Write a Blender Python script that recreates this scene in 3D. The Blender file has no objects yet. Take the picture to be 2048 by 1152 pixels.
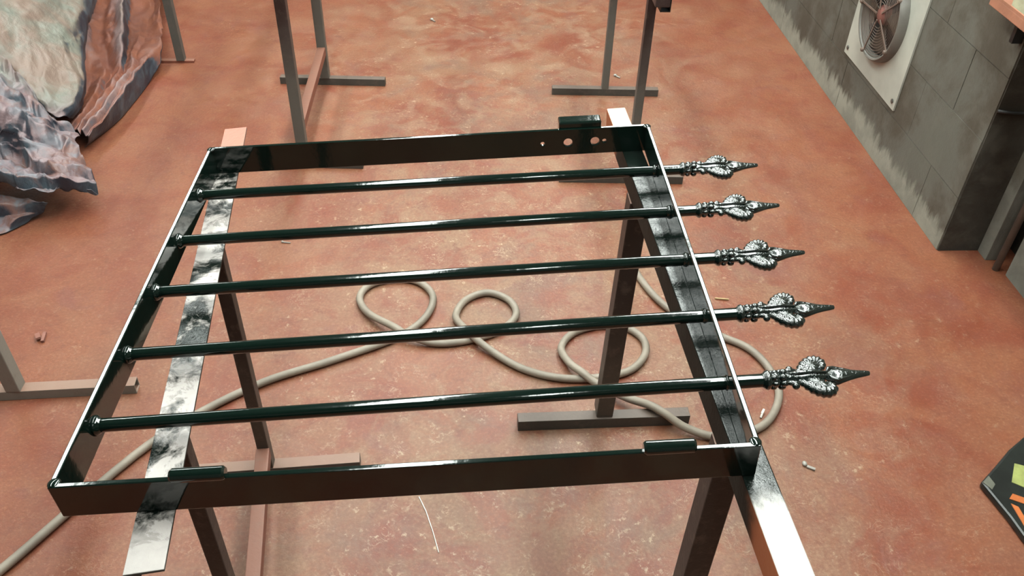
import bpy, bmesh, math, random
from mathutils import Vector, Matrix, noise
random.seed(7)
SC = bpy.context.scene
COL = SC.collection

# ------------------------------------------------------------------ camera
cam_data = bpy.data.cameras.new('camera')
cam = bpy.data.objects.new('camera', cam_data)
COL.objects.link(cam)
R_ = Vector((0.9985346, -0.0483838, 0.0242418))
U_ = Vector((0.0122210, 0.6379847, 0.7699521))
F_ = Vector((0.0527191, 0.7685275, -0.6376411))
m = Matrix.Identity(4)
for i in range(3):
    m[i][0] = R_[i]; m[i][1] = U_[i]; m[i][2] = -F_[i]
m.translation = (0.527177, -0.691473, 1.648606)
cam.matrix_world = m
cam_data.sensor_width = 36.0
cam_data.lens = 36.0 * 1717.442 / 2048.0
cam_data.clip_start = 0.02
SC.camera = cam

# ------------------------------------------------------------------ world, exposure
w = bpy.data.worlds.new('world'); SC.world = w; w.use_nodes = True
w.node_tree.nodes['Background'].inputs[0].default_value = (0.8, 0.9, 0.95, 1)
w.node_tree.nodes['Background'].inputs[1].default_value = 0.05
SC.view_settings.view_transform = 'Standard'
SC.view_settings.look = 'None'
SC.view_settings.exposure = -0.30
SC.view_settings.gamma = 1.0
SC.view_settings.use_curve_mapping = False
LAMP = 40.0          # emission of the fluorescent diffusers
LAMP_COL = (0.93, 1.0, 0.95)

# ------------------------------------------------------------------ node helper
class N:
    def __init__(s, name):
        s.m = bpy.data.materials.new(name); s.m.use_nodes = True
        s.t = s.m.node_tree; s.t.nodes.clear()
        s.out = s.t.nodes.new('ShaderNodeOutputMaterial')
        s.b = s.t.nodes.new('ShaderNodeBsdfPrincipled')
        s.t.links.new(s.b.outputs[0], s.out.inputs[0])
        s.tc = s.t.nodes.new('ShaderNodeTexCoord')
        s.obj = s.tc.outputs['Object']
    def put(s, sock, v):
        if isinstance(v, bpy.types.NodeSocket): s.t.links.new(v, sock)
        elif isinstance(v, (tuple, list)):
            sock.default_value = tuple(v) + ((1,) if len(v) == 3 and len(sock.default_value) == 4 else ())
        else: sock.default_value = v
    def noise(s, scale, detail=4, rough=0.55, dist=0.0, vec=None, off=None, stretch=None):
        n = s.t.nodes.new('ShaderNodeTexNoise')
        v = vec if vec is not None else s.obj
        if off or stretch:
            mp = s.t.nodes.new('ShaderNodeMapping')
            s.t.links.new(v, mp.inputs[0])
            mp.inputs['Location'].default_value = off or (0, 0, 0)
            mp.inputs['Scale'].default_value = stretch or (1, 1, 1)
            v = mp.outputs[0]
        s.t.links.new(v, n.inputs['Vector'])
        n.inputs['Scale'].default_value = scale; n.inputs['Detail'].default_value = detail
        n.inputs['Roughness'].default_value = rough; n.inputs['Distortion'].default_value = dist
        return n.outputs['Fac']
    def step(s, v, a, b):
        n = s.t.nodes.new('ShaderNodeMapRange'); n.interpolation_type = 'SMOOTHSTEP'
        s.put(n.inputs[0], v)
        if a <= b:
            n.inputs[1].default_value = a; n.inputs[2].default_value = b
            n.inputs[3].default_value = 0; n.inputs[4].default_value = 1
        else:
            n.inputs[1].default_value = b; n.inputs[2].default_value = a
            n.inputs[3].default_value = 1; n.inputs[4].default_value = 0
        return n.outputs[0]
    def math(s, op, a, b=0.0):
        n = s.t.nodes.new('ShaderNodeMath'); n.operation = op
        s.put(n.inputs[0], a); s.put(n.inputs[1], b)
        return n.outputs[0]
    def mix(s, f, a, b):
        n = s.t.nodes.new('ShaderNodeMix'); n.data_type = 'RGBA'
        s.put(n.inputs[0], f); s.put(n.inputs[6], a); s.put(n.inputs[7], b)
        return n.outputs[2]
    def mixf(s, f, a, b):
        n = s.t.nodes.new('ShaderNodeMix'); n.data_type = 'FLOAT'
        s.put(n.inputs[0], f); s.put(n.inputs[2], a); s.put(n.inputs[3], b)
        return n.outputs[0]
    def xyz(s, v=None):
        n = s.t.nodes.new('ShaderNodeSeparateXYZ'); s.t.links.new(v if v is not None else s.obj, n.inputs[0])
        return n.outputs
    def nz(s):
        g = s.t.nodes.new('ShaderNodeNewGeometry')
        return s.xyz(g.outputs['Normal'])[2]
    def world(s):
        g = s.t.nodes.new('ShaderNodeNewGeometry')
        return g.outputs['Position']
    def bump(s, h, strength, dist=0.01):
        n = s.t.nodes.new('ShaderNodeBump')
        s.put(n.inputs['Height'], h); n.inputs['Strength'].default_value = strength
        n.inputs['Distance'].default_value = dist
        s.t.links.new(n.outputs[0], s.b.inputs['Normal'])
    def set(s, col=None, rough=None, metal=None, spec=None, coat=None, alb=.70):
        if col is not None:
            if isinstance(col, tuple): s.put(s.b.inputs['Base Color'], tuple(c * alb for c in col))
            else:
                g = s.t.nodes.new('ShaderNodeMix'); g.data_type = 'RGBA'; g.blend_type = 'MULTIPLY'
                g.inputs[0].default_value = 1; s.put(g.inputs[6], col); g.inputs[7].default_value = (*alb, 1) if isinstance(alb, tuple) else (alb, alb, alb, 1)
                s.put(s.b.inputs['Base Color'], g.outputs[2])
        if rough is not None: s.put(s.b.inputs['Roughness'], rough)
        if metal is not None: s.put(s.b.inputs['Metallic'], metal)
        if spec is not None: s.put(s.b.inputs['Specular IOR Level'], spec)
        if coat is not None: s.put(s.b.inputs['Coat Weight'], coat)
        return s.m

def simple(name, col, rough=0.5, metal=0.0, var=0.25, scale=20, bump=0.15):
    n = N(name)
    a = n.noise(scale, 5)
    c2 = tuple(c * (1 - var) for c in col)
    c = n.mix(n.step(a, .3, .7), col, c2)
    if bump: n.bump(n.noise(scale * 6, 3), bump, 0.003)
    return n.set(c, rough, metal)

# ------------------------------------------------------------------ materials
def mat_floor():
    n = N('red_floor_paint')
    P = n.obj; x, y, z = n.xyz()
    big = n.noise(0.9, 5, .6, .4)
    med = n.noise(3.2, 7, .68, .6)
    med2 = n.noise(6.5, 7, .7, .9, off=(4.1, 2.7, 0))
    fine = n.noise(38, 6, .75)
    streak = n.noise(2.2, 5, .6, .3, stretch=(2.2, .45, 1), off=(1.3, 7, 0))
    c = n.mix(n.step(med, .36, .62), (.285, .080, .045), (.355, .140, .078))
    # worn, paler traffic area in the middle of the shop
    dx = n.math('ABSOLUTE', n.math('SUBTRACT', x, .70))
    traffic = n.step(n.math('ADD', dx, n.math('MULTIPLY', big, .9)), 1.75, .60)
    light = n.noise(4.2, 9, .72, .7, off=(11, 5, 0))
    c = n.mix(n.math('MULTIPLY', n.math('MULTIPLY', n.step(light, .42, .62), n.mixf(traffic, .25, 1.0)), .75), c, (.360, .220, .140))
    worn = n.math('MULTIPLY', n.step(med2, .46, .60), traffic)
    c = n.mix(n.math('MULTIPLY', worn, .55), c, (.400, .285, .195))
    c = n.mix(n.math('MULTIPLY', n.step(streak, .52, .72), .55), c, (.25, .072, .050))
    grey = n.math('MULTIPLY', n.step(n.noise(2.4, 9, .72, .5, off=(9, 3, 0)), .50, .64), traffic)
    c = n.mix(n.math('MULTIPLY', grey, .62), c, (.235, .160, .125))
    mauve = n.step(n.noise(5.5, 7, .7, .6, off=(1, 13, 0)), .55, .68)
    c = n.mix(n.math('MULTIPLY', mauve, .45), c, (.27, .105, .095))
    chips = n.math('MULTIPLY', n.step(fine, .57, .66), n.step(n.noise(5, 5, .65, off=(2, 9, 0)), .44, .60))
    c = n.mix(n.math('MULTIPLY', n.math('MULTIPLY', chips, n.mixf(traffic, .35, 1.0)), .9), c, (.70, .58, .43))
    squig = n.math('MULTIPLY', n.step(n.math('ABSOLUTE', n.math('SUBTRACT', n.noise(26, 3, .6, 1.6, off=(5, 5, 0)), .5)), .030, .008), n.step(n.noise(13, 4, .6, off=(8, 2, 0)), .53, .62))
    c = n.mix(n.math('MULTIPLY', n.math('MULTIPLY', squig, n.mixf(traffic, .25, 1.0)), .45), c, (.66, .54, .40))
    c = n.mix(n.math('MULTIPLY', n.step(n.noise(21, 6, .75, .4, off=(6, 1, 0)), .54, .66), .45), c, (.21, .065, .042))
    g2 = n.noise(120, 4, .7)
    c = n.mix(n.math('MULTIPLY', n.step(g2, .40, .66), .30), c, (.19, .070, .046))
    c = n.mix(n.math('MULTIPLY', n.step(g2, .46, .30), .22), c, (.62, .40, .28))
    n.bump(n.math('ADD', n.math('MULTIPLY', fine, .6), n.math('ADD', n.math('MULTIPLY', g2, .4), n.math('MULTIPLY', med2, .8))), .45, .006)
    r = n.mixf(n.step(med2, .35, .7), .30, .52)
    return n.set(c, r, 0, .40, None, (.62, .545, .49))

def mat_gloss():
    n = N('gloss_black_paint')
    a = n.noise(60, 3, .5)
    n.bump(n.math('ADD', n.math('MULTIPLY', a, .4), n.noise(14, 3)), .16, .003)
    return n.set((.0030, .0085, .0062), .085, 0, .5, .35, 1)

def mat_cast():
    n = N('gloss_black_cast_iron')
    n.bump(n.math('ADD', n.math('MULTIPLY', n.noise(420, 3, .6), .5), n.math('MULTIPLY', n.noise(170, 2, .5, off=(3, 3, 3)), 1.3)), .38, .0022)
    return n.set((.004, .009, .0075), .07, 0, .9, 1.0, 1)

def mat_beam(name, base, far, side, y0, y1, cover):
    """steel bar with black spray paint over the stretch that lies under the gate"""
    n = N(name)
    W = n.world(); x, y, z = n.xyz(W)
    blot = n.noise(7.5, 5, .6, .5, vec=W)
    blot2 = n.noise(27, 6, .7, .8, vec=W, off=(5, 1, 2))
    c = n.mix(n.step(n.noise(14, 5, .6, vec=W), .3, .7), base, tuple(v * .8 for v in base))
    c = n.mix(n.step(y, .88, .95), c, far)
    up = n.step(n.nz(), .25, .6)
    c = n.mix(up, side, c)
    wob = n.math('ADD', y, n.math('MULTIPLY', n.math('SUBTRACT', blot, .5), .16))
    band = n.math('MULTIPLY', n.step(wob, y0 - .025, y0 + .025), n.step(wob, y1 + .012, y1 - .012))
    hole = n.step(n.math('ADD', n.math('MULTIPLY', blot, .65), n.math('MULTIPLY', blot2, .35)), cover + .05, cover - .05)
    k = n.math('MULTIPLY', band, n.math('MAXIMUM', hole, n.math('MULTIPLY', n.math('SUBTRACT', 1, up), .96)))
    c = n.mix(k, c, (.006, .010, .008))
    n.bump(n.math('ADD', blot2, n.math('MULTIPLY', n.noise(160, 4, .7, vec=W), .35)), .35, .004)
    return n.set(c, n.mixf(up, .62, n.mixf(k, .30, .10)), 0, n.mixf(up, .2, n.mixf(k, .65, .45)), None, .8)

def mat_steel(name, lo, hi, z0=.25, z1=.65, dust=.8, rough=.45):
    """old trestle steel: grey below, dark overspray above, red oxide dust settled on upward faces"""
    n = N(name)
    W = n.world(); x, y, z = n.xyz(W)
    a = n.noise(10, 6, .65, .3, vec=W)
    zz = n.math('ADD', z, n.math('MULTIPLY', n.math('SUBTRACT', a, .5), .25))
    c = n.mix(n.step(zz, z0, z1), lo, hi)
    c = n.mix(n.math('MULTIPLY', n.step(n.noise(34, 6, .7, vec=W), .5, .7), .35), c, (.20, .15, .12))
    up = n.math('MULTIPLY', n.step(n.nz(), .5, .85), dust)
    c = n.mix(up, c, n.mix(a, (.36, .17, .11), (.42, .26, .19)))
    n.bump(n.noise(90, 5, .65, vec=W), .25, .003)
    return n.set(c, rough, 0, .4)

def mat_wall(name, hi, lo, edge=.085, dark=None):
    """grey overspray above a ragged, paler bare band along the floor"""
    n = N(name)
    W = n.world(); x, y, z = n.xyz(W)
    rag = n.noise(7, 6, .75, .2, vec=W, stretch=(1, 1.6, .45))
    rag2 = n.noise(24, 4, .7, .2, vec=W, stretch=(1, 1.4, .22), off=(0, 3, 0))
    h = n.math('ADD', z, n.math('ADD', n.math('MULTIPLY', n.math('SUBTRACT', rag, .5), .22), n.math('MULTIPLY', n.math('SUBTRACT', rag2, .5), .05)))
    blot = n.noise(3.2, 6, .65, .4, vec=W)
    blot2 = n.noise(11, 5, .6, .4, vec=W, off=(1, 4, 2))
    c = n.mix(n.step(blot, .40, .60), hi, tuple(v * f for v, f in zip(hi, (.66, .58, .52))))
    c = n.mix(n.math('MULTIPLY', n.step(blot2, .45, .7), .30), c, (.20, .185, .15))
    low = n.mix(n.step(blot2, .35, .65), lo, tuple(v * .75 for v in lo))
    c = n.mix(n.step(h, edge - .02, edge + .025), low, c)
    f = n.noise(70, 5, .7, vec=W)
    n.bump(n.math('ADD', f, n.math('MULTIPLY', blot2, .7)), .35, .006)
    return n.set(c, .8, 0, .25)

def mat_tarp():
    n = N('oversprayed_tarpaulin')
    W = n.world(); x, y, z = n.xyz(W)
    a = n.noise(5, 6, .65, .5, vec=W)
    b = n.noise(11, 6, .6, .4, vec=W, off=(3, 1, 5))
    d = n.noise(30, 5, .7, .5, vec=W, off=(7, 7, 1))
    native = n.mix(n.step(b, .4, .65), (.040, .045, .065), (.12, .17, .21))
    pale = n.mix(n.step(a, .34, .60), (.285, .29, .24), (.34, .235, .185))
    lilac = n.mix(n.step(b, .38, .60), (.36, .25, .26), (.26, .25, .28))
    lilac = n.mix(n.math('MULTIPLY', n.step(n.math('ADD', n.math('MULTIPLY', d, .5), n.math('MULTIPLY', a, .5)), .47, .60), .85), lilac, (.27, .125, .095))
    red = n.mix(n.step(b, .35, .68), (.36, .120, .065), (.27, .095, .065))
    red = n.mix(n.math('MULTIPLY', n.step(n.math('ADD', z, n.math('MULTIPLY', n.math('SUBTRACT', d, .5), .06)), .075, .12), .8), red, (.37, .28, .28))
    # the sheet nearest the floor took the most red overspray
    lowz = n.step(n.math('ADD', z, n.math('MULTIPLY', n.math('SUBTRACT', a, .5), .12)), .17, .12)
    farther = n.step(n.math('ADD', y, n.math('MULTIPLY', n.math('SUBTRACT', b, .5), .35)), 2.00, 2.20)
    up2 = n.step(n.math('ADD', z, n.math('MULTIPLY', n.math('SUBTRACT', y, 2.1), .3)), .16, .24)
    spr = n.mix(farther, lilac, n.mix(lowz, pale, red))
    k = n.step(n.math('ADD', n.nz(), n.math('MULTIPLY', n.math('SUBTRACT', d, .5), .5)), .22, .50)
    c = n.mix(k, native, spr)
    n.bump(n.math('ADD', b, n.math('MULTIPLY', d, .6)), .5, .012)
    return n.set(c, .42, 0, .45, None, .56)

def mat_emit(name, col, s):
    n = N(name)
    n.set(col, .4)
    n.put(n.b.inputs['Emission Color'], col); n.b.inputs['Emission Strength'].default_value = s
    return n.m

M = {}
M['floor'] = mat_floor()
M['gloss'] = mat_gloss()
M['cast'] = mat_cast()
M['beam_l'] = mat_beam('painted_flat_beam', (.52, .47, .44), (.48, .19, .135), (.10, .10, .09), -.040, .905, .50)
M['beam_r'] = mat_beam('painted_box_beam', (.62, .58, .54), (.72, .44, .34), (.42, .135, .06), -.055, .93, .66)
M['leg_grey'] = mat_steel('trestle_leg_grey', (.115, .112, .10), (.035, .034, .030), .18, .55)
M['leg_dark'] = mat_steel('trestle_leg_dark', (.085, .075, .062), (.030, .024, .022), .15, .45)
M['leg_pale'] = mat_steel('trestle_leg_pale', (.29, .27, .235), (.29, .27, .235), .1, .6)
M['leg_back'] = mat_steel('trestle_leg_back', (.150, .145, .128), (.060, .036, .034), .22, .62)
M['leg_oxide'] = mat_steel('trestle_oxide', (.30, .10, .065), (.24, .08, .05), .1, .4, dust=.45)
M['foot_dark'] = mat_steel('foot_dark', (.085, .080, .070), (.06, .05, .045), .1, .4, dust=.22)
M['wall'] = mat_wall('grey_block_paint', (.155, .146, .121), (.37, .355, .29))
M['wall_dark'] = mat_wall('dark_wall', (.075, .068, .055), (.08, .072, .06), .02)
M['alcove'] = mat_wall('alcove_wall', (.20, .195, .165), (.26, .25, .21), .3)
M['mortar'] = simple('mortar', (.15, .14, .12), .9)
M['concrete'] = simple('plain_concrete', (.22, .21, .19), .85)
M['ceiling'] = simple('ceiling_board', (.10, .10, .10), .85)
M['hose'] = simple('rubber_hose', (.40, .335, .265), .55, 0, .3, 12, .15)
M['tarp'] = mat_tarp()
M['tube'] = mat_emit('lit_diffuser', LAMP_COL, LAMP)
M['fixture'] = simple('white_enamel', (.7, .7, .68), .4, 0, .1)
M['plate'] = simple('galvanised_plate', (.58, .58, .50), .5, 0, .22, 7, .05)
M['ring'] = simple('fan_ring_grey', (.20, .185, .16), .5, 0, .35, 14)
M['fan_dark'] = simple('fan_dark', (.018, .016, .016), .6)
M['fan_blade'] = simple('fan_blade', (.13, .10, .075), .5, 0, .4, 14)
M['fan_motor'] = simple('fan_motor_oxide', (.30, .11, .085), .6, 0, .4, 30)
M['wire'] = simple('guard_wire', (.20, .14, .11), .5)
M['screw'] = simple('screw_steel', (.20, .19, .17), .4, .6)
M['pipe'] = simple('grey_pipe', (.26, .25, .22), .5)
M['black'] = simple('black_plastic', (.012, .012, .013), .45)
M['shelf'] = simple('oxide_shelf', (.50, .21, .125), .6)
M['paper'] = simple('cream_paper', (.62, .60, .40), .7, 0, .3, 25)
M['white_bit'] = simple('pale_scrap', (.50, .47, .42), .4, .2)
M['thin_wire'] = simple('bright_wire', (.85, .82, .75), .3, .2)
M['straw'] = simple('straw_bit', (.62, .45, .22), .6)
M['rust_bit'] = simple('rust_scrap', (.36, .15, .11), .6)
M['bag_black'] = simple('black_printed_film', (.022, .026, .022), .35, 0, .5, 18)
M['bag_grey'] = simple('grey_film', (.19, .19, .15), .45)
M['bag_lime'] = simple('lime_print', (.46, .50, .16), .4, 0, .35, 30)
M['bag_orange'] = simple('orange_print', (.72, .20, .055), .4, 0, .35, 30)
M['bag_yellow'] = simple('yellow_print', (.62, .48, .14), .4, 0, .3, 30)
M['yellow'] = simple('yellow_paint', (.52, .40, .09), .6)

# ------------------------------------------------------------------ mesh helper
class MB:
    def __init__(s): s.v = []; s.f = []
    def add(s, vs, fs):
        o = len(s.v); s.v += [Vector(v) for v in vs]; s.f += [tuple(i + o for i in f) for f in fs]; return s
    def box(s, x0, x1, y0, y1, z0, z1):
        return s.add([(x0, y0, z0), (x1, y0, z0), (x1, y1, z0), (x0, y1, z0), (x0, y0, z1), (x1, y0, z1), (x1, y1, z1), (x0, y1, z1)],
                     [(3, 2, 1, 0), (4, 5, 6, 7), (0, 1, 5, 4), (1, 2, 6, 5), (2, 3, 7, 6), (3, 0, 4, 7)])
    def frame(s, a, b, up):
        a = Vector(a); b = Vector(b); t = (b - a).normalized(); up = Vector(up)
        sx = t.cross(up).normalized(); u = sx.cross(t).normalized(); return a, b, t, sx, u
    def bar(s, a, b, wd, h, up=(0, 0, 1), lift=0.0):
        """box from a to b; wd across, h along up; lift moves it along up"""
        a, b, t, sx, u = s.frame(a, b, up)
        vs = []
        for p in (a, b):
            for i, j in ((-1, -1), (1, -1), (1, 1), (-1, 1)):
                vs.append(p + sx * (i * wd / 2) + u * (j * h / 2 + lift))
        return s.add(vs, [(3, 2, 1, 0), (4, 5, 6, 7), (0, 1, 5, 4), (1, 2, 6, 5), (2, 3, 7, 6), (3, 0, 4, 7)])
    def profile(s, a, b, pts, up=(0, 0, 1)):
        """extrude a closed outline (across, up) from a to b"""
        a, b, t, sx, u = s.frame(a, b, up); n = len(pts)
        vs = [p + sx * i + u * j for p in (a, b) for i, j in pts]
        fs = [(i, (i + 1) % n, n + (i + 1) % n, n + i) for i in range(n)]
        return s.add(vs, fs + [tuple(range(n - 1, -1, -1)), tuple(range(n, 2 * n))])
    def tubebox(s, a, b, wd, h, t, up=(0, 0, 1), lift=0.0):
        """hollow box section, open at both ends"""
        a, b, d, sx, u = s.frame(a, b, up); vs = []
        for p in (a, b):
            for k in (0, t):
                for i, j in ((-1, -1), (1, -1), (1, 1), (-1, 1)):
                    vs.append(p + sx * (i * (wd / 2 - k)) + u * (j * (h / 2 - k) + lift))
        fs = []
        for i in range(4):
            j = (i + 1) % 4
            fs += [(i, j, 8 + j, 8 + i), (4 + j, 4 + i, 12 + i, 12 + j), (j, i, 4 + i, 4 + j), (8 + i, 8 + j, 12 + j, 12 + i)]
        return s.add(vs, fs)
    def lathe(s, a, b, prof, seg=20):
        """prof: list of (t along a->b in metres, radius)"""
        a, b, t, sx, u = s.frame(a, b, (0, 0, 1) if abs((Vector(b) - Vector(a)).normalized().z) < .95 else (0, 1, 0))
        vs = []
        for d, r in prof:
            for k in range(seg):
                an = 2 * math.pi * k / seg
                vs.append(a + t * d + (sx * math.cos(an) + u * math.sin(an)) * r)
        fs = []
        for i in range(len(prof) - 1):
            for k in range(seg):
                k2 = (k + 1) % seg
                fs.append((i * seg + k, i * seg + k2, (i + 1) * seg + k2, (i + 1) * seg + k))
        fs += [tuple(range(seg - 1, -1, -1)), tuple((len(prof) - 1) * seg + k for k in range(seg))]
        return s.add(vs, fs)
    def cyl(s, a, b, r, seg=20):
        return s.lathe(a, b, [(0, r), ((Vector(b) - Vector(a)).length, r)], seg)
    def tube(s, pts, r, seg=10, closed=False):
        pts = [Vector(p) for p in pts]; n = len(pts); rr = r if isinstance(r, (list, tuple)) else [r] * n
        vs = []; prev = None
        for i, p in enumerate(pts):
            if closed: t = pts[(i + 1) % n] - pts[i - 1]
            else: t = pts[min(i + 1, n - 1)] - pts[max(i - 1, 0)]
            t.normalize()
            if prev is None:
                h = Vector((0, 0, 1)) if abs(t.z) < .9 else Vector((0, 1, 0))
                sx = t.cross(h).normalized()
            else: sx = (prev - t * prev.dot(t)).normalized()
            prev = sx; u = sx.cross(t)
            for k in range(seg):
                an = 2 * math.pi * k / seg
                vs.append(p + (sx * math.cos(an) + u * math.sin(an)) * rr[i])
        fs = []
        for i in range(n if closed else n - 1):
            j = (i + 1) % n
            for k in range(seg):
                k2 = (k + 1) % seg
                fs.append((i * seg + k, j * seg + k, j * seg + k2, i * seg + k2))
        if not closed: fs += [tuple(range(seg)), tuple((n - 1) * seg + k for k in range(seg - 1, -1, -1))]
        return s.add(vs, fs)
    def blob(s, c, rx, ry, rz, seg=12, rings=8):
        c = Vector(c); vs = []; fs = []
        for i in range(1, rings):
            th = math.pi * i / rings
            for k in range(seg):
                an = 2 * math.pi * k / seg
                vs.append(c + Vector((rx * math.sin(th) * math.cos(an), ry * math.sin(th) * math.sin(an), rz * math.cos(th))))
        top = len(vs); vs.append(c + Vector((0, 0, rz))); vs.append(c - Vector((0, 0, rz)))
        for i in range(rings - 2):
            for k in range(seg):
                k2 = (k + 1) % seg; fs.append((i * seg + k, (i + 1) * seg + k, (i + 1) * seg + k2, i * seg + k2))
        for k in range(seg):
            k2 = (k + 1) % seg
            fs.append((top, k, k2)); fs.append((top + 1, (rings - 2) * seg + k2, (rings - 2) * seg + k))
        return s.add(vs, fs)
    def mesh(s, name, origin=(0, 0, 0), mat=None, smooth=False):
        me = bpy.data.meshes.new(name); o = Vector(origin)
        me.from_pydata([tuple(v - o) for v in s.v], [], s.f)
        bm = bmesh.new(); bm.from_mesh(me); bmesh.ops.recalc_face_normals(bm, faces=bm.faces); bm.to_mesh(me); bm.free()
        if mat: me.materials.append(mat)
        if smooth:
            for p in me.polygons: p.use_smooth = True
        return me
    def build(s, name, mat, parent=None, origin=(0, 0, 0), smooth=False, bevel=0.0, auto=False):
        me = s.mesh(name, origin, M[mat] if isinstance(mat, str) else mat, smooth)
        o = bpy.data.objects.new(name, me); COL.objects.link(o)
        if parent: o.parent = parent
        else: o.location = origin
        if bevel:
            b = o.modifiers.new('bevel', 'BEVEL'); b.width = bevel; b.segments = 2; b.limit_method = 'ANGLE'
        if auto:
            for p in me.polygons: p.use_smooth = True
            e = o.modifiers.new('edges', 'EDGE_SPLIT'); e.split_angle = math.radians(38)
        return o

def tag(o, label=None, cat=None, group=None, kind=None):
    if label: o['label'] = label
    if cat: o['category'] = cat
    if group: o['group'] = group
    if kind: o['kind'] = kind
    return o

def empty(name, loc, label=None, cat=None, group=None):
    o = bpy.data.objects.new(name, None); COL.objects.link(o); o.location = loc; o.empty_display_size = .05
    return tag(o, label, cat, group)

def crom(P, t):
    """Catmull-Rom through a list of vectors, t in 0..len-1"""
    n = len(P); i = min(int(t), n - 2); f = t - i
    p0 = P[i - 1] if i > 0 else P[0] * 2 - P[1]
    p1, p2 = P[i], P[i + 1]
    p3 = P[i + 2] if i + 2 < n else P[-1] * 2 - P[-2]
    return ((p1 * 2) + (p2 - p0) * f + (p0 * 2 - p1 * 5 + p2 * 4 - p3) * f * f + (p1 * 3 - p0 - p2 * 3 + p3) * f ** 3) * .5

# ================================================================== the setting
WX = 2.05                      # face of the block wall
YC = 1.462                     # its corner
Y_FAR, Y_NEAR, X_LEFT, H_ROOM = 5.4, -2.6, -3.2, 2.95

tag(MB().box(X_LEFT - .2, 2.6, Y_NEAR - .2, Y_FAR + .2, -.10, 0).build('floor', 'floor'), kind='structure')
tag(MB().box(X_LEFT - .2, 2.6, Y_NEAR - .2, Y_FAR + .2, H_ROOM, H_ROOM + .1).build('ceiling', 'ceiling'), kind='structure')
tag(MB().box(X_LEFT - .2, X_LEFT, Y_NEAR, Y_FAR, 0, H_ROOM).build('wall_left', 'concrete'), kind='structure')
tag(MB().box(X_LEFT - .2, 2.6, Y_FAR, Y_FAR + .2, 0, H_ROOM).build('wall_back', 'concrete'), kind='structure')
tag(MB().box(X_LEFT - .2, 2.6, Y_NEAR - .2, Y_NEAR, 0, H_ROOM).build('wall_front', 'concrete'), kind='structure')

# block wall on the right: a mortar core and every block as a child
wall = MB().box(WX + .0020, 2.35, YC + .004, Y_FAR, 0, H_ROOM).build('wall_right', 'mortar')
tag(wall, kind='structure')
BL, BH, J = .39, .20, .0022
mesh_cache = {}
row = 0
z = 0.0
while z < H_ROOM - .01:
    h = min(BH, H_ROOM - z)
    y = YC - (BL / 2 if row % 2 == 0 else 0)
    while y < Y_FAR - .01:
        ya = max(y, YC); yb = min(y + BL, Y_FAR)
        key = (round(yb - ya, 3), round(h, 3))
        if key not in mesh_cache:
            mesh_cache[key] = MB().box(0, .149, J / 2, key[0] - J / 2, J / 2, h - J / 2).mesh('block', mat=M['wall'])
        b = bpy.data.objects.new('block', mesh_cache[key]); COL.objects.link(b)
        b.parent = wall; b.location = (WX + random.uniform(-.0008, .0008), ya, z)
        y += BL
    z += BH; row += 1
# the dark return of the pier and the alcove behind it
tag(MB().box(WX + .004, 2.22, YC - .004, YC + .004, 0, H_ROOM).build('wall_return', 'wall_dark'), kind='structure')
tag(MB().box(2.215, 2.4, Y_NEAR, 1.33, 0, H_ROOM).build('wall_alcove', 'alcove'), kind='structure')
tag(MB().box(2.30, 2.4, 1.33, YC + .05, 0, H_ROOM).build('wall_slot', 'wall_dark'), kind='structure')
tag(MB().box(2.185, 2.235, 1.405, 1.457, 0, H_ROOM).build('trim_1', 'alcove', bevel=.002), kind='structure')

# ceiling lights (real lamps; the photo shows them only as reflections in the gloss paint)
def ceiling_light(cx, cy, length, wd, label):
    t = empty('ceiling_light', (cx, cy, H_ROOM), label, 'lamp', 'fluorescent battens')
    z1 = H_ROOM
    MB().box(cx - .16, cx + .16, cy - length / 2, cy + length / 2, z1 - .05, z1 - .001).build('housing', 'fixture', t, (cx, cy, H_ROOM), bevel=.004)
    MB().box(cx - wd / 2, cx + wd / 2, cy - length / 2 + .03, cy + length / 2 - .03, z1 - .085, z1 - .05).build('diffuser', 'tube', t, (cx, cy, H_ROOM), bevel=.008)
for cx, side, wd in ((-1.65, 'left', .18), (.06, 'middle', .30), (1.46, 'right', .34)):
    for cy, where in ((.60, 'nearest'), (2.45, 'second'), (4.38, 'farthest')):
        ceiling_light(cx, cy, 1.76, wd, 'lit ceiling batten, %s in the %s row' % (where, side))
ceiling_light(.72, -1.45, 1.2, .12, 'lit ceiling batten behind the viewer, alone near the front wall')

# ================================================================== the gate
GE = [Vector((0.99845168, 0, 0.05562588)), Vector((0.00147474, 0.9996485, -0.02647073)), Vector((-0.05560633, 0.02651178, 0.99810073))]
gm = Matrix.Identity(4)
for i in range(3):
    for k in range(3): gm[i][k] = GE[k][i]
gm.translation = (0, 0, .76)
gate = empty('iron_gate', (0, 0, 0), 'glossy black iron gate with five spear-topped bars lying across two trestles', 'gate')
gate.matrix_world = gm
GW, GH, GD, GT = .903, .8718, .0582, .0075
def quadbar(a, b, ia, ib):
    """flat bar standing on edge: outer corners a, b and inner corners ia, ib"""
    mb = MB()
    mb.add([(*a, -GD), (*b, -GD), (*ib, -GD), (*ia, -GD), (*a, 0), (*b, 0), (*ib, 0), (*ia, 0)],
           [(3, 2, 1, 0), (4, 5, 6, 7), (0, 1, 5, 4), (1, 2, 6, 5), (2, 3, 7, 6), (3, 0, 4, 7)])
    return mb
A, B, C, D = (.001, 0), (.899, .001), (.907, .872), (.004, .869)
quadbar(A, B, (A[0] + GT * .2, A[1] + GT), (B[0] - GT * .2, B[1] + GT)).build('long_rail', 'gloss', gate, bevel=.0016)
quadbar((A[0], A[1] + GT), (D[0], D[1] - GT), (A[0] + GT, A[1] + GT), (D[0] + GT, D[1] - GT)).build('end_rail', 'gloss', gate, bevel=.0016)
quadbar((B[0], B[1] + GT), (C[0], C[1] - GT), (B[0] - GT, B[1] + GT), (C[0] - GT, C[1] - GT)).build('end_rail', 'gloss', gate, bevel=.0016)
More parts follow.
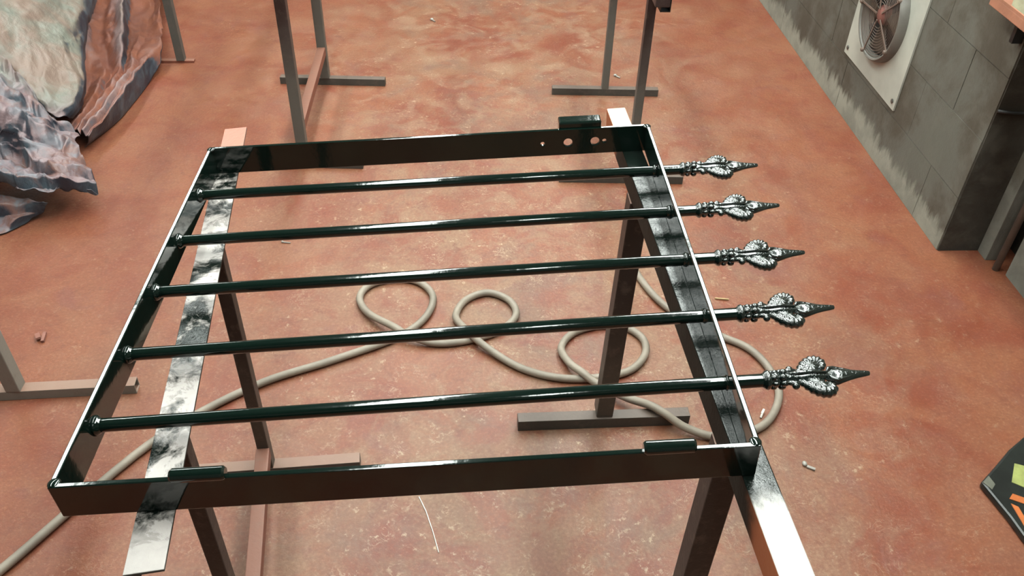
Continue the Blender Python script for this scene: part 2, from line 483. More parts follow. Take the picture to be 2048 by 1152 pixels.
# the far rail carries four drilled holes
far = quadbar((D[0], D[1] - GT), (C[0], C[1] - GT), D, C).build('long_rail', 'gloss', gate)
cut = MB()
for hx, r in ((.686, .0042), (.739, .0092), (.795, .0092), (.8145, .0042)):
    cut.cyl((hx, .83, -.0300), (hx, .91, -.0300), r, 20)
cm = cut.mesh('cut'); co = bpy.data.objects.new('cut', cm); COL.objects.link(co)
co.matrix_world = gm
bpy.context.view_layer.update()
bo = far.modifiers.new('holes', 'BOOLEAN'); bo.object = co; bo.operation = 'DIFFERENCE'; bo.solver = 'EXACT'
bpy.context.view_layer.update()
ev = far.evaluated_get(bpy.context.evaluated_depsgraph_get())
nm = bpy.data.meshes.new_from_object(ev)
far.modifiers.clear(); far.data = nm
bpy.data.objects.remove(co)
bb = far.modifiers.new('bevel', 'BEVEL'); bb.width = .0014; bb.segments = 2; bb.limit_method = 'ANGLE'

# latch box on the far rail, hinge knuckles on the near rail, corner welds
MB().box(.7205, .8085, .869, .901, -.017, .0135).build('latch_box', 'gloss', gate, bevel=.004)
def knuckle(x0, x1):
    yc = .0045; r = .0095
    pr = [(0, r * .75), (.003, r), (x1 - x0 - .003, r), (x1 - x0, r * .75)]
    MB().lathe((x0, yc, .004), (x1, yc, .004), pr, 20).build('hinge_knuckle', 'gloss', gate, auto=True)
knuckle(.154, .2235); knuckle(.749, .8155)
for (cx, cy) in ((A[0] + .006, A[1] + .008), (B[0] - .006, B[1] + .008), (C[0] - .006, C[1] - .008), (D[0] + .006, D[1] - .008)):
    MB().blob((cx, cy, -.0015), .0085, .0085, .0035).build('corner_weld', 'gloss', gate, smooth=True)

# --- spear heads
def scroll(s):
    """one scrolled acanthus lobe: a ribbed puffed leaf with a rolled rim; s = -1 or 1"""
    mb = MB()
    spine = [Vector((.050, .004, 0)), Vector((.058, .014, 0)), Vector((.067, .024, 0)), Vector((.077, .030, 0)), Vector((.086, .0305, 0)),
             Vector((.092, .025, 0)), Vector((.0905, .0185, 0)), Vector((.086, .0165, 0)), Vector((.083, .0195, 0))]
    n = 48; pts = []; rr = []
    for i in range(n):
        u = i / (n - 1); p = crom(spine, u * (len(spine) - 1)); p.y *= s
        pts.append(p)
        base = .0045 + .0040 * math.sin(min(1, u * 1.25) * math.pi)
        rr.append(base * (1 + .12 * math.cos(u * 2 * math.pi * 13)))
    mb.tube(pts, rr, 12)
    # scalloped fan behind the rolled rim
    cen = Vector((.073, .018 * s, 0)); K = 44; rings = 5
    ring_vs = []
    out = []
    for k in range(K):
        an = 2 * math.pi * k / K
        r = .0165 * (1 + .06 * math.cos(an * 11)) * (1 + .15 * math.cos(2 * (an - s * .75)))
        out.append((math.cos(an) * r, math.sin(an) * r))
    for sg in (1, -1):
        vs = []
        for j in range(rings + 1):
            f = j / rings
            for k in range(K):
                h = .0085 * math.sqrt(max(0, 1 - f * f)) * (1 + .18 * math.cos(2 * math.pi * k / K * 11) * f)
                vs.append(cen + Vector((out[k][0] * f, out[k][1] * f, sg * h)))
        fs = []
        for j in range(rings):
            for k in range(K):
                k2 = (k + 1) % K
                fs.append((j * K + k, j * K + k2, (j + 1) * K + k2, (j + 1) * K + k))
        mb.add(vs, fs)
    # rolled bead at the neck
    mb.blob((.0425, .0165 * s, .001), .0055, .0055, .0055)
    mb.tube([Vector((.030, .009 * s, .002)), Vector((.038, .0125 * s, .003)), Vector((.047, .0125 * s, .002)), Vector((.054, .0105 * s, 0))], [.003, .0042, .004, .003], 8)
    return mb

def spear_meshes():
    O, X = (0, 0, 0), (1, 0, 0)
    col = MB().lathe(O, X, [(-.004, .0092), (0, .0105), (.003, .0135), (.006, .0148), (.009, .0135), (.0105, .0112), (.013, .0108), (.0155, .0125), (.018, .0128), (.0205, .0112), (.024, .0100)], 24)
    for k in range(7):
        an = 2 * math.pi * k / 7 + .3
        for (u, rad, sz) in ((.0145, .0105, .0042), (.0265, .0105, .0050)):
            col.blob((u + .002 * (k % 2), math.cos(an) * rad, math.sin(an) * rad), sz * 1.25, sz, sz, 8, 6)
    neck = MB().lathe(O, X, [(.022, .0098), (.030, .0108), (.040, .0092), (.052, .0085), (.066, .0098), (.080, .0085), (.090, .0065), (.100, .0055)], 20)
    for sg in (1, -1):                       # raised centre rib
        neck.tube([Vector((.034, 0, sg * .009)), Vector((.05, 0, sg * .0105)), Vector((.07, 0, sg * .0112)), Vector((.09, 0, sg * .008))], [.002, .003, .003, .002], 8)
    # leaf-shaped blade with a mid rib and rolled shoulders
    tip = MB()
    prof = [(.084, .004, .004), (.091, .0095, .006), (.098, .0150, .0075), (.104, .0172, .0090), (.112, .0150, .0090), (.122, .0115, .0080), (.134, .0082, .0066), (.146, .0058, .0052), (.152, .0045, .0042), (.154, .0020, .0020)]
    S = 16; vs = []
    for u, a, b in prof:
        for k in range(S):
            an = 2 * math.pi * k / S
            r = 1 / (abs(math.cos(an)) ** 1.25 + abs(math.sin(an)) ** 1.25) ** (1 / 1.25)
            vs.append((u, a * r * math.cos(an), b * r * math.sin(an)))
    fs = [(i * S + k, i * S + (k + 1) % S, (i + 1) * S + (k + 1) % S, (i + 1) * S + k) for i in range(len(prof) - 1) for k in range(S)]
    tip.add(vs, fs + [tuple(range(S - 1, -1, -1)), tuple((len(prof) - 1) * S + k for k in range(S))])
    for s in (-1, 1):
        for sg in (1, -1):
            tip.tube([Vector((.092, .004 * s, sg * .0060)), Vector((.0965, .0105 * s, sg * .0050)), Vector((.104, .0125 * s, sg * .0035)), Vector((.116, .0085 * s, sg * .0035)), Vector((.128, .005 * s, sg * .0035))], [.0015, .0028, .0026, .002, .001], 8)
    out = {}
    out['collar'] = col.mesh('collar', mat=M['cast'], smooth=True)
    out['neck'] = neck.mesh('neck', mat=M['cast'], smooth=True)
    out['blade'] = tip.mesh('blade', mat=M['cast'], smooth=True)
    out['scroll_a'] = scroll(1).mesh('scroll', mat=M['cast'], smooth=True)
    out['scroll_b'] = scroll(-1).mesh('scroll', mat=M['cast'], smooth=True)
    return out
SP = spear_meshes()
RODS = [(.7304, .7325), (.5765, .5875), (.4290, .4405), (.2760, .2945), (.1310, .1470)]   # local y at the left end and at the tip
ZR = -GD / 2
for ya, yb in RODS:
    a = Vector((.0095, ya, ZR)); tipv = Vector((1.0985, yb, ZR)); d = (tipv - a).normalized()
    head = tipv - d * .154
    rod = MB().lathe(a, head, [(0, .0099), ((head - a).length + .002, .0099)], 28).build('round_bar', 'gloss', gate, auto=True)
    MB().lathe(a - d * .0005, head, [(0, .0150), (.003, .0142), (.006, .0122), (.009, .0098), (.0105, .0090)], 20).build('weld_bead', 'gloss', rod, smooth=True)
    rw = MB()
    px = .902 - GT - .0045
    rw.lathe(a + d * (px - a.x), head, [(0, .0093), (.002, .0112), (.005, .0128), (.0065, .0128)], 20).build('weld_bead', 'gloss', rod, smooth=True)
    hd = bpy.data.objects.new('spear_head', SP['neck']); COL.objects.link(hd); hd.parent = gate
    hd.location = head; hd.rotation_euler = (0, 0, math.atan2(d.y, d.x))
    hd['label'] = 'black cast spear head with scrolled acanthus lobes'
    for k in ('collar', 'blade', 'scroll_a', 'scroll_b'):
        o = bpy.data.objects.new(k.split('_')[0], SP[k]); COL.objects.link(o); o.parent = hd

# ================================================================== trestles
def angle_profile(wd, h, t, s):
    """L section, flange down on the side s"""
    a, b = -wd / 2, wd / 2
    p = [(a, 0), (a, -t), (b - t, -t), (b - t, -h), (b, -h), (b, 0)]
    if s < 0: p = [(-x, y) for x, y in reversed(p)]
    return p

def foot_bar(t, org, c, length, wd, h, mat, ang=0.0, hollow=False):
    d = Vector((math.cos(ang), math.sin(ang), 0)) * (length / 2)
    c = Vector((c[0], c[1], h / 2))
    mb = MB()
    if hollow: mb.tubebox(c - d, c + d, wd, h, .003)
    else: mb.bar(c - d, c + d, wd, h)
    return mb.build('foot', mat, t, org, bevel=.0012)

def leg_post(t, org, x, y, z0, z1, wx, wy, mat, xt=None):
    xt = x if xt is None else xt
    vs = [(cx + i * wx / 2, y + j * wy / 2, z) for cx, z in ((x, z0), (xt, z1)) for i, j in ((-1, -1), (1, -1), (1, 1), (-1, 1))]
    return MB().add(vs, [(3, 2, 1, 0), (4, 5, 6, 7), (0, 1, 5, 4), (1, 2, 6, 5), (2, 3, 7, 6), (3, 0, 4, 7)]).build('leg', mat, t, org, bevel=.0022)

# front left: a flat angle-iron beam, slightly askew under the gate
LF, LN = Vector((.0100, 1.0620, .6735)), Vector((.1325, -.0915, .7115))
def on(a, b, y): return a + (b - a) * ((y - a.y) / (b.y - a.y))
org = (.07, .385, 0)
t = empty('trestle', org, 'trestle with a flat blotchy black-and-white beam under the left end of the gate', 'trestle', 'steel trestles')
def gate_under(x, y):
    """height of the gate's underside above the point x, y"""
    n = GE[2]; p = Vector((0, 0, .76)) - n * GD
    return p.z - (n.x * (x - p.x) + n.y * (y - p.y)) / n.z
for P in (LF, LN): P.z = gate_under(P.x, P.y)
MB().profile(LN, LF, angle_profile(.049, .045, .005, -1), up=GE[2]).build('beam', 'beam_l', t, org, bevel=.0010)
fang = math.atan2(.1225, 1.1535)
for y in (.625, .145):
    p = on(LF, LN, y)
    leg_post(t, org, p.x, y, .028, p.z - .005, .027, .027, 'leg_dark')
    foot_bar(t, org, (p.x, y), .425, .030, .028, 'leg_grey', .065)
a, b = on(LF, LN, .625), on(LF, LN, .145)
MB().bar((a.x, .612, .085), (b.x, .158, .085), .030, .030).build('stretcher', 'leg_oxide', t, org, bevel=.0015)

# front right: a rounded box-section beam
RF, RN = Vector((.872, 1.064, 0)), Vector((.913, -.26, 0))
for P in (RF, RN): P.z = gate_under(P.x, P.y)
org = (.89, .43, 0)
t = empty('trestle', org, 'trestle with a thick box beam glossy black in the middle under the spear end', 'trestle', 'steel trestles')
BHT = .055
bm_ = MB().tubebox(RN, RF, .0425, BHT, .004, up=GE[2], lift=-BHT / 2).build('beam', 'beam_r', t, org)
bv = bm_.modifiers.new('bevel', 'BEVEL'); bv.width = .006; bv.segments = 3; bv.limit_method = 'ANGLE'; bv.angle_limit = math.radians(60)
for (x, y) in ((.868, .765), (.896, .10)):
    p = on(RF, RN, y)
    leg_post(t, org, x, y, .034, p.z - BHT + .001, .0415, .044, 'leg_dark', p.x - .0005)
    foot_bar(t, org, (x, y - .012), .435, .030, .034, 'foot_dark', .02)

# left edge: a bare trestle, mostly out of the picture
def plain_trestle(x, ys, top, length, flen, mat, fmat, label, fw=.035, lw=.034, foots=None, stretch=None, hollow=False, beam='leg_back', ext=.15, fang=0.0, fh=.030):
    org = (x, sum(ys) / len(ys), 0)
    t = empty('trestle', org, label, 'trestle', 'steel trestles')
    y0, y1 = min(ys), max(ys)
    MB().bar((x, y0 - ext, top - .022), (x, y1 + ext, top - .022), .044, .044).build('beam', beam, t, org, bevel=.003)
    for i, y in enumerate(ys):
        fx = x if not foots else foots[i]
        leg_post(t, org, x, y, fh, top - .044, lw, lw, mat)
        foot_bar(t, org, (fx, y), flen, fw, fh, fmat, fang, hollow)
    if stretch:
        MB().bar((x, y0 + lw / 2 - .002, stretch), (x, y1 - lw / 2 + .002, stretch), .032, .034).build('stretcher', 'leg_oxide', t, org, bevel=.002)
    return t, org
plain_trestle(-.622, (.888, -.14), .70, 1.0, .59, 'leg_pale', 'leg_pale', 'bare grey trestle leg at the left edge, foot reaching towards the gate corner', .032, .036, hollow=True, fang=.05)
plain_trestle(-.048, (2.00, 2.648), .76, 1.0, .435, 'leg_back', 'foot_dark', 'brown and grey trestle with a red stretcher beyond the far left of the gate', .030, .036, foots=(-.055, -.018), stretch=.150, fang=-.05)
t2, o2 = plain_trestle(1.108, (1.885, 2.552), .735, 1.0, .440, 'leg_back', 'foot_dark', 'thin grey trestle beyond the latch corner of the gate', .030, .028, foots=(1.078, 1.110), fang=-.04)
MB().tubebox((1.148, 1.86, .655), (1.148, 1.99, .655), .032, .055, .003).build('socket', 'black', t2, o2)
plain_trestle(-.690, (2.855, 3.95), .74, 1.0, .30, 'leg_grey', 'leg_oxide', 'grey trestle standing just past the crumpled tarpaulin', .024, .034, foots=(-.785, -.785), fh=.010)

# ================================================================== tarpaulin
NETS = {
'sheet': [[(-1.544,3.572,0.16),(-1.374,3.749,0.1),(-1.298,3.866,0.06),(-1.155,3.696,0.12),(-1.202,3.926,0.04),(-1.116,3.957,0.03),(-1.052,3.959,0.03)],[(-1.38,3.133,0.16),(-1.223,3.29,0.1),(-1.164,3.42,0.05),(-1.021,3.241,0.12),(-1.065,3.448,0.04),(-0.985,3.475,0.03),(-0.908,3.387,0.04)],[(-1.272,2.832,0.15),(-1.112,2.952,0.1),(-1.078,3.094,0.04),(-0.939,2.93,0.11),(-0.96,3.095,0.04),(-0.894,3.119,0.03),(-0.812,3.062,0.05)],[(-1.188,2.589,0.13),(-1.04,2.723,0.09),(-1.008,2.833,0.04),(-0.883,2.7,0.09),(-0.882,2.809,0.04),(-0.822,2.78,0.06),(-0.747,2.803,0.05)],[(-1.142,2.391,0.1),(-0.997,2.535,0.06),(-0.928,2.555,0.05),(-0.879,2.6,0.05),(-0.83,2.559,0.07),(-0.779,2.551,0.08),(-0.768,2.647,0.005)],[(-1.074,2.193,0.08),(-0.949,2.325,0.05),(-0.891,2.345,0.05),(-0.851,2.346,0.06),(-0.807,2.3,0.08),(-0.782,2.268,0.07),(-0.797,2.337,0.005)],[(-1.013,2.014,0.06),(-0.921,2.136,0.05),(-0.892,2.154,0.05),(-0.859,2.118,0.06),(-0.838,2.096,0.06),(-0.819,2.081,0.05),(-0.86,2.123,0.003)]] ,
'upper': [[(-1.414,2.644,0.5),(-1.311,2.793,0.45),(-1.26,3.0,0.38),(-1.224,3.237,0.3),(-1.201,3.414,0.24),(-1.286,3.729,0.12)],[(-1.27,2.306,0.48),(-1.188,2.463,0.42),(-1.137,2.645,0.35),(-1.089,2.826,0.28),(-1.061,2.982,0.22),(-1.159,3.291,0.1)],[(-1.227,2.195,0.42),(-1.132,2.29,0.38),(-1.068,2.433,0.32),(-1.018,2.575,0.26),(-1.008,2.73,0.19),(-1.09,2.944,0.09)],[(-1.197,2.149,0.36),(-1.111,2.237,0.33),(-1.041,2.327,0.28),(-0.98,2.438,0.23),(-0.962,2.548,0.17),(-1.031,2.716,0.08)],[(-1.166,2.103,0.3),(-1.102,2.222,0.29),(-1.017,2.228,0.24),(-0.947,2.291,0.2),(-0.901,2.352,0.15),(-0.948,2.471,0.07)],[(-1.127,2.075,0.24),(-1.07,2.208,0.24),(-0.979,2.134,0.2),(-0.918,2.155,0.17),(-0.873,2.193,0.13),(-0.899,2.28,0.07)],[(-1.095,2.043,0.2),(-1.05,2.211,0.2),(-0.96,2.118,0.16),(-0.916,2.1,0.13),(-0.887,2.13,0.11),(-0.91,2.206,0.06)]] ,
'front': [[(-1.288,2.169,0.36),(-1.173,2.21,0.36),(-1.074,2.178,0.32),(-0.999,2.128,0.26),(-0.946,2.078,0.21),(-0.888,2.028,0.15),(-0.877,2.076,0.1)],[(-1.221,1.988,0.32),(-1.085,1.984,0.34),(-1.011,1.994,0.29),(-0.941,1.966,0.25),(-0.902,1.972,0.2),(-0.841,1.942,0.15),(-0.802,1.978,0.1)],[(-1.212,1.9,0.24),(-1.077,1.896,0.26),(-0.971,1.849,0.24),(-0.909,1.836,0.22),(-0.861,1.841,0.18),(-0.794,1.844,0.14),(-0.737,1.831,0.1)],[(-1.254,1.897,0.13),(-1.127,1.911,0.14),(-1.004,1.846,0.14),(-0.931,1.815,0.13),(-0.841,1.751,0.14),(-0.745,1.736,0.13),(-0.682,1.763,0.09)],[(-1.127,1.661,0.18),(-1.012,1.674,0.18),(-0.929,1.676,0.16),(-0.882,1.685,0.13),(-0.809,1.688,0.12),(-0.725,1.685,0.11),(-0.67,1.725,0.07)],[(-1.169,1.685,0.1),(-1.046,1.683,0.1),(-0.947,1.668,0.1),(-0.889,1.668,0.09),(-0.806,1.645,0.08),(-0.742,1.676,0.07),(-0.678,1.705,0.05)]] ,
'under': [[(-1.198,1.73,0.08),(-1.06,1.7,0.08),(-0.97,1.699,0.07),(-0.889,1.684,0.06),(-0.809,1.669,0.05)],[(-1.188,1.675,0.04),(-1.043,1.644,0.06),(-0.96,1.657,0.05),(-0.901,1.657,0.04),(-0.844,1.677,0.02)],[(-1.14,1.577,0.05),(-1.049,1.632,0.03),(-0.965,1.645,0.02),(-0.909,1.63,0.03),(-0.874,1.663,0.01)],[(-1.139,1.535,0.004),(-1.028,1.559,0.004),(-0.947,1.585,0.004),(-0.919,1.611,0.004),(-0.892,1.644,0.004)]] ,
}
tarp = empty('tarpaulin', (-1.0, 2.3, 0), 'crumpled blue-grey tarpaulin dusted with red paint on the floor at left', 'tarpaulin')
def crumple(p, amp, sc, seed):
    q = Vector((p.x * sc + seed, p.y * sc * .75, p.z * sc * .7))
    wv = noise.noise_vector(q * .7) * .7
    d, pt = noise.voronoi(q * .8 + wv)
    facet = (d[1] - d[0])
    d2, pt2 = noise.voronoi(q * 2.1 + wv + Vector((3, 8, 1)))
    r1 = 1 - abs(noise.noise(q + wv)) * 2
    return amp * (.9 * (.45 - facet) + .45 * (.35 - (d2[1] - d2[0])) + r1 * .45 - .2)
def sheet(name, net, nu, nv, amp, sc, seed, pleat=(0, 0, 0)):
    G = [[Vector(p) for p in r] for r in net]
    R0, C0 = len(G), len(G[0])
    vs = []
    for i in range(nu):
        tu = i / (nu - 1) * (R0 - 1)
        for j in range(nv):
            tv = j / (nv - 1) * (C0 - 1)
            colp = [crom(r, tv) for r in G]
            p = crom(colp, tu)
            k = crumple(p, amp, sc, seed)
            kk = noise.noise_vector(p * sc * 1.3 + Vector((seed, 2, 5)))
            ph = (pleat[1] * i / (nu - 1) if pleat[0] == 'u' else pleat[1] * j / (nv - 1)) + .9 * noise.noise(p * 3.1 + Vector((seed, 0, 0)))
            ph -= math.floor(ph)
            k += pleat[2] * ((ph / .72) if ph < .72 else (1 - ph) / .28)
            ease = min(1.0, max(.15, p.z / .05))
            p = p + Vector((kk.x * amp * .5, kk.y * amp * .5, k)) * ease
            p.z = max(p.z, .004)
            vs.append(p)
    fs = [(i * nv + j, i * nv + j + 1, (i + 1) * nv + j + 1, (i + 1) * nv + j) for i in range(nu - 1) for j in range(nv - 1)]
    me = bpy.data.meshes.new(name); o_ = Vector(tarp.location)
    me.from_pydata([tuple(v - o_) for v in vs], [], fs)
    bm = bmesh.new(); bm.from_mesh(me); bmesh.ops.recalc_face_normals(bm, faces=bm.faces)
    up = sum(f.normal.z for f in bm.faces)
    if up < 0: bmesh.ops.reverse_faces(bm, faces=bm.faces)
    bm.to_mesh(me); bm.free()
    me.materials.append(M['tarp'])
    for p in me.polygons: p.use_smooth = True
    o = bpy.data.objects.new(name, me); COL.objects.link(o); o.parent = tarp
    s = o.modifiers.new('thick', 'SOLIDIFY'); s.thickness = .002; s.offset = 0
    return o
sheet('floor_sheet', NETS['sheet'], 130, 110, .018, 11, 1.7, ('v', 5, .025))
sheet('upper_fold', NETS['upper'], 130, 130, .020, 10, 4.2, ('v', 4, .012))
sheet('front_fold', NETS['front'], 170, 180, .034, 15, 8.1, ('u', 5, .032))
sheet('under_fold', NETS['under'], 60, 90, .015, 12, 2.9, ('u', 2, .02))

# ================================================================== hose
HP = [(-.70, .08, .011), (-.60, .20, .011), (-.464, .367, .011), (-.245, .706, .011), (-.034, .892, .011), (.16, .985, .011), (.326, 1.070, .011),
      (.405, 1.150, .011), (.428, 1.245, .011), (.385, 1.315, .011), (.311, 1.332, .011), (.240, 1.305, .011), (.214, 1.245, .012), (.245, 1.170, .018), (.320, 1.098, .031), (.375, 1.062, .022),
      (.450, 1.046, .011), (.540, 1.060, .011), (.625, 1.100, .011), (.668, 1.160, .011), (.652, 1.225, .011), (.590, 1.262, .011), (.525, 1.230, .011), (.495, 1.155, .016), (.520, 1.085, .031), (.580, 1.020, .018),
      (.670, .945, .011), (.773, .905, .011), (.880, .905, .011), (.965, .930, .011), (1.015, .990, .011), (1.018, 1.055, .011), (.970, 1.105, .011), (.900, 1.110, .011), (.825, 1.080, .011), (.786, 1.020, .012), (.800, .950, .024), (.830, .905, .031), (.868, .872, .020),
      (.935, .812, .030), (.985, .768, .048), (1.020, .738, .047), (1.070, .712, .024), (1.155, .691, .011), (1.271, .725, .011), (1.340, .820, .011), (1.345, .920, .011), (1.310, 1.005, .011), (1.240, 1.060, .011), (1.165, 1.120, .011), (1.095, 1.215, .011), (1.050, 1.345, .011), (1.046, 1.45, .011), (1.10, 1.60, .011)]
HV = [Vector(p) for p in HP]
pts = [crom(HV, i / 8) for i in range((len(HV) - 1) * 8 + 1)]
for p in pts: p.z = max(p.z, .0105)
ho = MB().tube(pts, .0105, 12).build('hose', 'hose', None, (.3, .9, 0), smooth=True)
tag(ho, 'beige-grey rubber hose lying in loose loops on the red floor', 'hose')

# ================================================================== extractor fan
FY, FZ = 2.232, .472
fx = WX - .001
fan = empty('extractor_fan', (WX, FY, FZ), 'round extractor fan on a pale square plate bolted to the grey wall', 'fan')
fo = (WX, FY, FZ)
def rx(d, y, z): return (fx - d, FY + y, FZ + z)
# plate with a round opening
mb = MB(); K = 48; Rh = .146; S = .249
vs = []
for d in (0, .006):
    for k in range(K):
        an = 2 * math.pi * (k + .5) / K; c, s_ = math.cos(an), math.sin(an)
        q = S / max(abs(c), abs(s_)); vs.append(rx(d, c * Rh, s_ * Rh)); vs.append(rx(d, c * q, s_ * q))
fs = []
for k in range(K):
    k2 = (k + 1) % K
    i0, o0, i1, o1 = 2 * k, 2 * k + 1, 2 * k2, 2 * k2 + 1
    e = 2 * K
    fs += [(i0, o0, o1, i1), (e + i0, e + i1, e + o1, e + o0), (o0, e + o0, e + o1, o1), (i1, e + i1, e + i0, i0)]
for sy in (-1, 1):
    for sz in (-1, 1):
        k = min(range(K), key=lambda k: abs(math.atan2(math.sin(2 * math.pi * (k + .5) / K - math.atan2(sz, sy)), math.cos(2 * math.pi * (k + .5) / K - math.atan2(sz, sy)))))
mb.add(vs, fs)
plate = mb.build('mounting_plate', 'plate', fan, fo)
for me_v in plate.data.vertices:      # square the corners
    y_, z_ = me_v.co.y, me_v.co.z
    if abs(y_) > .21 and abs(z_) > .21:
        me_v.co.y = math.copysign(S, y_); me_v.co.z = math.copysign(S, z_)
for sy in (-1, 1):
    for sz in (-1, 1):
        MB().lathe(rx(.006, sy * .225, sz * .222), rx(.012, sy * .225, sz * .222), [(0, .008), (.003, .008), (.005, .004)], 12).build('bolt', 'screw', plate, fo, smooth=False)
# flared ring
prof = [(.004, .142), (.004, .166), (.022, .164), (.034, .160), (.038, .156), (.036, .150), (.018, .142), (.004, .142)]
vs = []; fs = []; K = 56
for d, r in prof:
    for k in range(K):
        an = 2 * math.pi * k / K; vs.append(rx(d, math.cos(an) * r, math.sin(an) * r))
for i in range(len(prof) - 1):
    for k in range(K):
        k2 = (k + 1) % K; fs.append((i * K + k, i * K + k2, (i + 1) * K + k2, (i + 1) * K + k))
MB().add(vs, fs).build('ring', 'ring', fan, fo, auto=True)
MB().cyl(rx(.0, 0, 0), rx(.002, 0, 0), .1455, 40).build('back_disc', 'fan_dark', fan, fo)
mot = MB().lathe(rx(.004, 0, 0), rx(.05, 0, 0), [(0, .036), (.018, .036), (.026, .028), (.030, .016)], 24).build('motor', 'fan_motor', fan, fo, auto=True)
for k in range(4):
    a0 = math.radians(-100 + 90 * k)
    vs = []
    for j in range(9):
        f = j / 8; r = .030 + f * .106
        half = math.radians(15 + 12 * f)
        for e in range(7):
            g = e / 6 * 2 - 1; an = a0 + g * half
            vs.append(rx(.012 + g * .007, math.cos(an) * r, math.sin(an) * r))
    fs = [(j * 7 + e, j * 7 + e + 1, (j + 1) * 7 + e + 1, (j + 1) * 7 + e) for j in range(8) for e in range(6)]
    bl = MB().add(vs, fs).build('blade', 'fan_blade', fan, fo, smooth=True)
    sd = bl.modifiers.new('thick', 'SOLIDIFY'); sd.thickness = .003
gw = MB()
for r in [.045 + i * .0098 for i in range(11)]:
    gw.tube([rx(.033, math.cos(2 * math.pi * k / 36) * r, math.sin(2 * math.pi * k / 36) * r) for k in range(36)], .0011, 5, True)
gw.build('wire_guard', 'wire', fan, fo, smooth=True)
for k in range(5):
    an = math.radians(-75 + 72 * k)
    MB().bar(rx(.035, math.cos(an) * .02, math.sin(an) * .02), rx(.035, math.cos(an) * .153, math.sin(an) * .153), .006, .003, up=(1, 0, 0)).build('spoke', 'wire', fan, fo)
    MB().lathe(rx(.032, math.cos(an) * .153, math.sin(an) * .153), rx(.05, math.cos(an) * .153, math.sin(an) * .153), [(0, .008), (.010, .008), (.013, .005)], 10).build('clip', 'wire', fan, fo)

# ================================================================== right-hand corner
pp = MB().cyl((2.197, 1.358, .0), (2.197, 1.358, 2.6), .011, 14).build('conduit_pipe', 'pipe', None, (2.197, 1.358, 0), smooth=True)
tag(pp, 'thin grey conduit pipe running up the alcove beside the wall corner', 'pipe')
sh = empty('wall_shelf', (2.06, 1.2, .765), 'red-oxide shelf board projecting from the wall at upper right', 'shelf')
so = (2.06, 1.2, .765)
MB().box(1.985, 2.048, .75, 1.582, .766, .792).build('board', 'shelf', sh, so, bevel=.002)
MB().box(1.985, 1.990, .75, 1.582, .792, .800).build('lip', 'shelf', sh, so)
MB().box(2.020, 2.052, 1.47, 1.485, .70, .766).build('bracket', 'black', sh, so)
pb = MB().box(1.995, 2.045, 1.10, 1.50, .792, .835).build('paper_packet', 'paper', None, (2.02, 1.3, .792), bevel=.004)
tag(pb, 'pale yellowish packet lying on the red shelf board', 'packet')
cb = MB().tube([(2.052, 1.452, .505), (2.10, 1.450, .500), (2.16, 1.450, .497), (2.22, 1.450, .495)], .005, 8).build('cable', 'fan_dark', None, (2.1, 1.45, .5), smooth=True)
tag(cb, 'short black cable across the dark face of the wall pier', 'cable')

# printed sack in the bottom right corner
sk = empty('printed_sack', (1.9, .5, 0), 'black printed sack with orange and lime artwork at the lower right edge', 'sack')
ko = (1.9, .5, 0)
def poly(pts, z0, z1):
    n = len(pts)
    return MB().add([(x, y, z0) for x, y in pts] + [(x, y, z1) for x, y in pts],
                    [tuple(range(n - 1, -1, -1)), tuple(range(n, 2 * n))] + [(i, (i + 1) % n, n + (i + 1) % n, n + i) for i in range(n)])
ol = [(1.740, .529), (1.775, .475), (1.80, .43), (1.775, .345), (1.80, .25), (2.10, .20), (2.18, .60), (2.10, .80), (1.99, .72), (1.93, .67), (1.86, .625), (1.80, .575)]
ol = [(1.742, .529), (1.762, .43), (1.772, .345), (1.785, .22), (2.12, .20), (2.18, .62), (2.10, .80), (1.99, .72), (1.93, .672), (1.86, .625), (1.80, .575)]
poly(ol, .001, .020).build('body', 'bag_black', sk, ko, bevel=.006)
poly([(1.745, .527), (1.757, .505), (1.772, .520), (1.768, .545)], .020, .0215).build('corner_patch', 'bag_grey', sk, ko)
poly([(1.815, .525), (1.850, .580), (1.900, .560), (1.93, .50), (1.875, .455), (1.85, .50)], .020, .0215).build('lime_print', 'bag_lime', sk, ko)
poly([(1.785, .478), (1.800, .492), (1.825, .478), (1.845, .478), (1.860, .455), (1.845, .43), (1.815, .462)], .020, .0217).build('orange_print', 'bag_orange', sk, ko)
poly([(1.782, .465), (1.795, .455), (1.795, .40), (1.790, .36), (1.782, .38)], .020, .0217).build('orange_print', 'bag_orange', sk, ko)
poly([(1.850, .448), (1.875, .44), (1.89, .37), (1.86, .37), (1.845, .40)], .020, .0217).build('orange_print', 'bag_orange', sk, ko)
poly([(1.784, .345), (1.80, .352), (1.83, .33), (1.83, .24), (1.792, .24)], .020, .0217).build('yellow_print', 'bag_yellow', sk, ko)

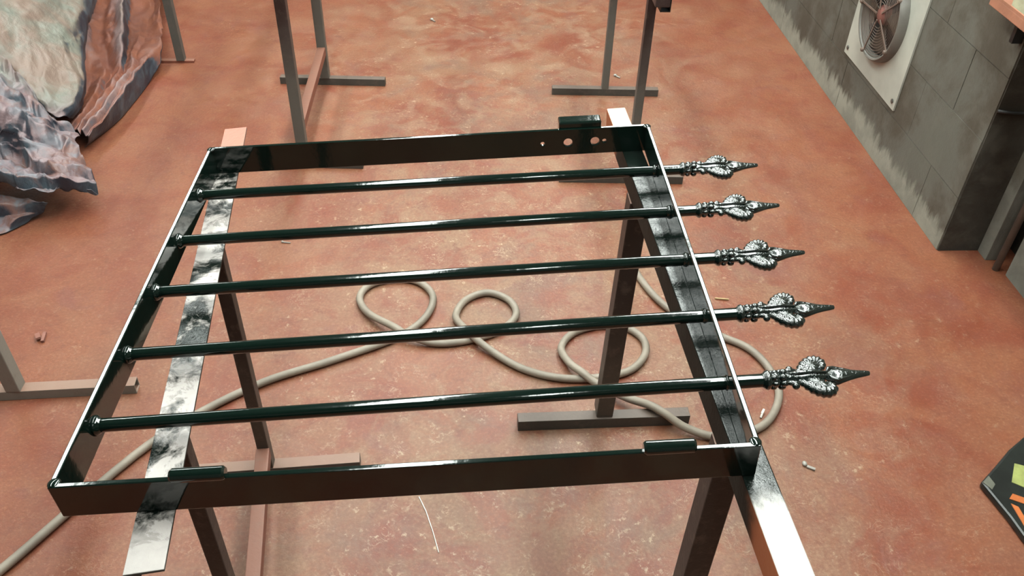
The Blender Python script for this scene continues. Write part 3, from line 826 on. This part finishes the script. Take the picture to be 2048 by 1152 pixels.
# ================================================================== bits on the floor
def bit(name, mb, mat, label, cat, org):
    return tag(mb.build(name, mat, None, org, smooth=False), label, cat)
bit('wire', MB().tube([(.411, .540, .0015), (.428, .50, .0022), (.445, .445, .0018), (.459, .391, .0015)], .0012, 6), 'thin_wire', 'thin pale wire on the floor in front of the near gate rail', 'wire', (.43, .46, 0))
bit('steel_pin', MB().tube([(-.055, 1.535, .003), (-.03, 1.530, .003)], .0022, 6).blob((-.056, 1.535, .004), .004, .004, .004, 8, 6), 'white_bit', 'tiny shiny pin on the floor under the second bar', 'pin', (-.04, 1.53, 0))
bit('wood_splinter', MB().bar((1.268, 1.232, .003), (1.308, 1.226, .003), .004, .004), 'straw', 'straw-coloured splinter on the floor beside the spear heads', 'splinter', (1.285, 1.23, 0))
bit('screw', MB().tube([(.378, 3.312, .004), (.392, 3.292, .004)], .003, 8).blob((.376, 3.315, .006), .009, .008, .005, 8, 6), 'white_bit', 'small bright screw on the floor near the top of the picture', 'screw', (.386, 3.3, 0))
bit('screw', MB().tube([(1.180, 2.715, .004), (1.195, 2.695, .004)], .003, 8).blob((1.178, 2.717, .006), .008, .007, .005, 8, 6), 'white_bit', 'small bright screw on the floor between the thin trestle legs', 'screw', (1.187, 2.7, 0))
bit('metal_scrap', MB().blob((1.343, .607, .005), .006, .008, .005, 9, 6).bar((1.347, .60, .003), (1.364, .590, .003), .007, .004), 'white_bit', 'small pale metal scrap on the floor right of the gate corner', 'scrap', (1.345, .60, 0))
bit('metal_scrap', MB().bar((1.282, .770, .006), (1.290, .781, .010), .006, .004).bar((1.276, .758, .003), (1.284, .772, .006), .005, .004), 'white_bit', 'small glinting scrap inside the bend of the hose', 'scrap', (1.285, .77, 0))
bit('rust_scrap', MB().bar((-.66, 1.115, .006), (-.645, 1.09, .012), .012, .006).bar((-.640, 1.12, .006), (-.635, 1.085, .004), .008, .008), 'rust_bit', 'rusty chip on the floor beside the left-edge trestle leg', 'scrap', (-.65, 1.1, 0))
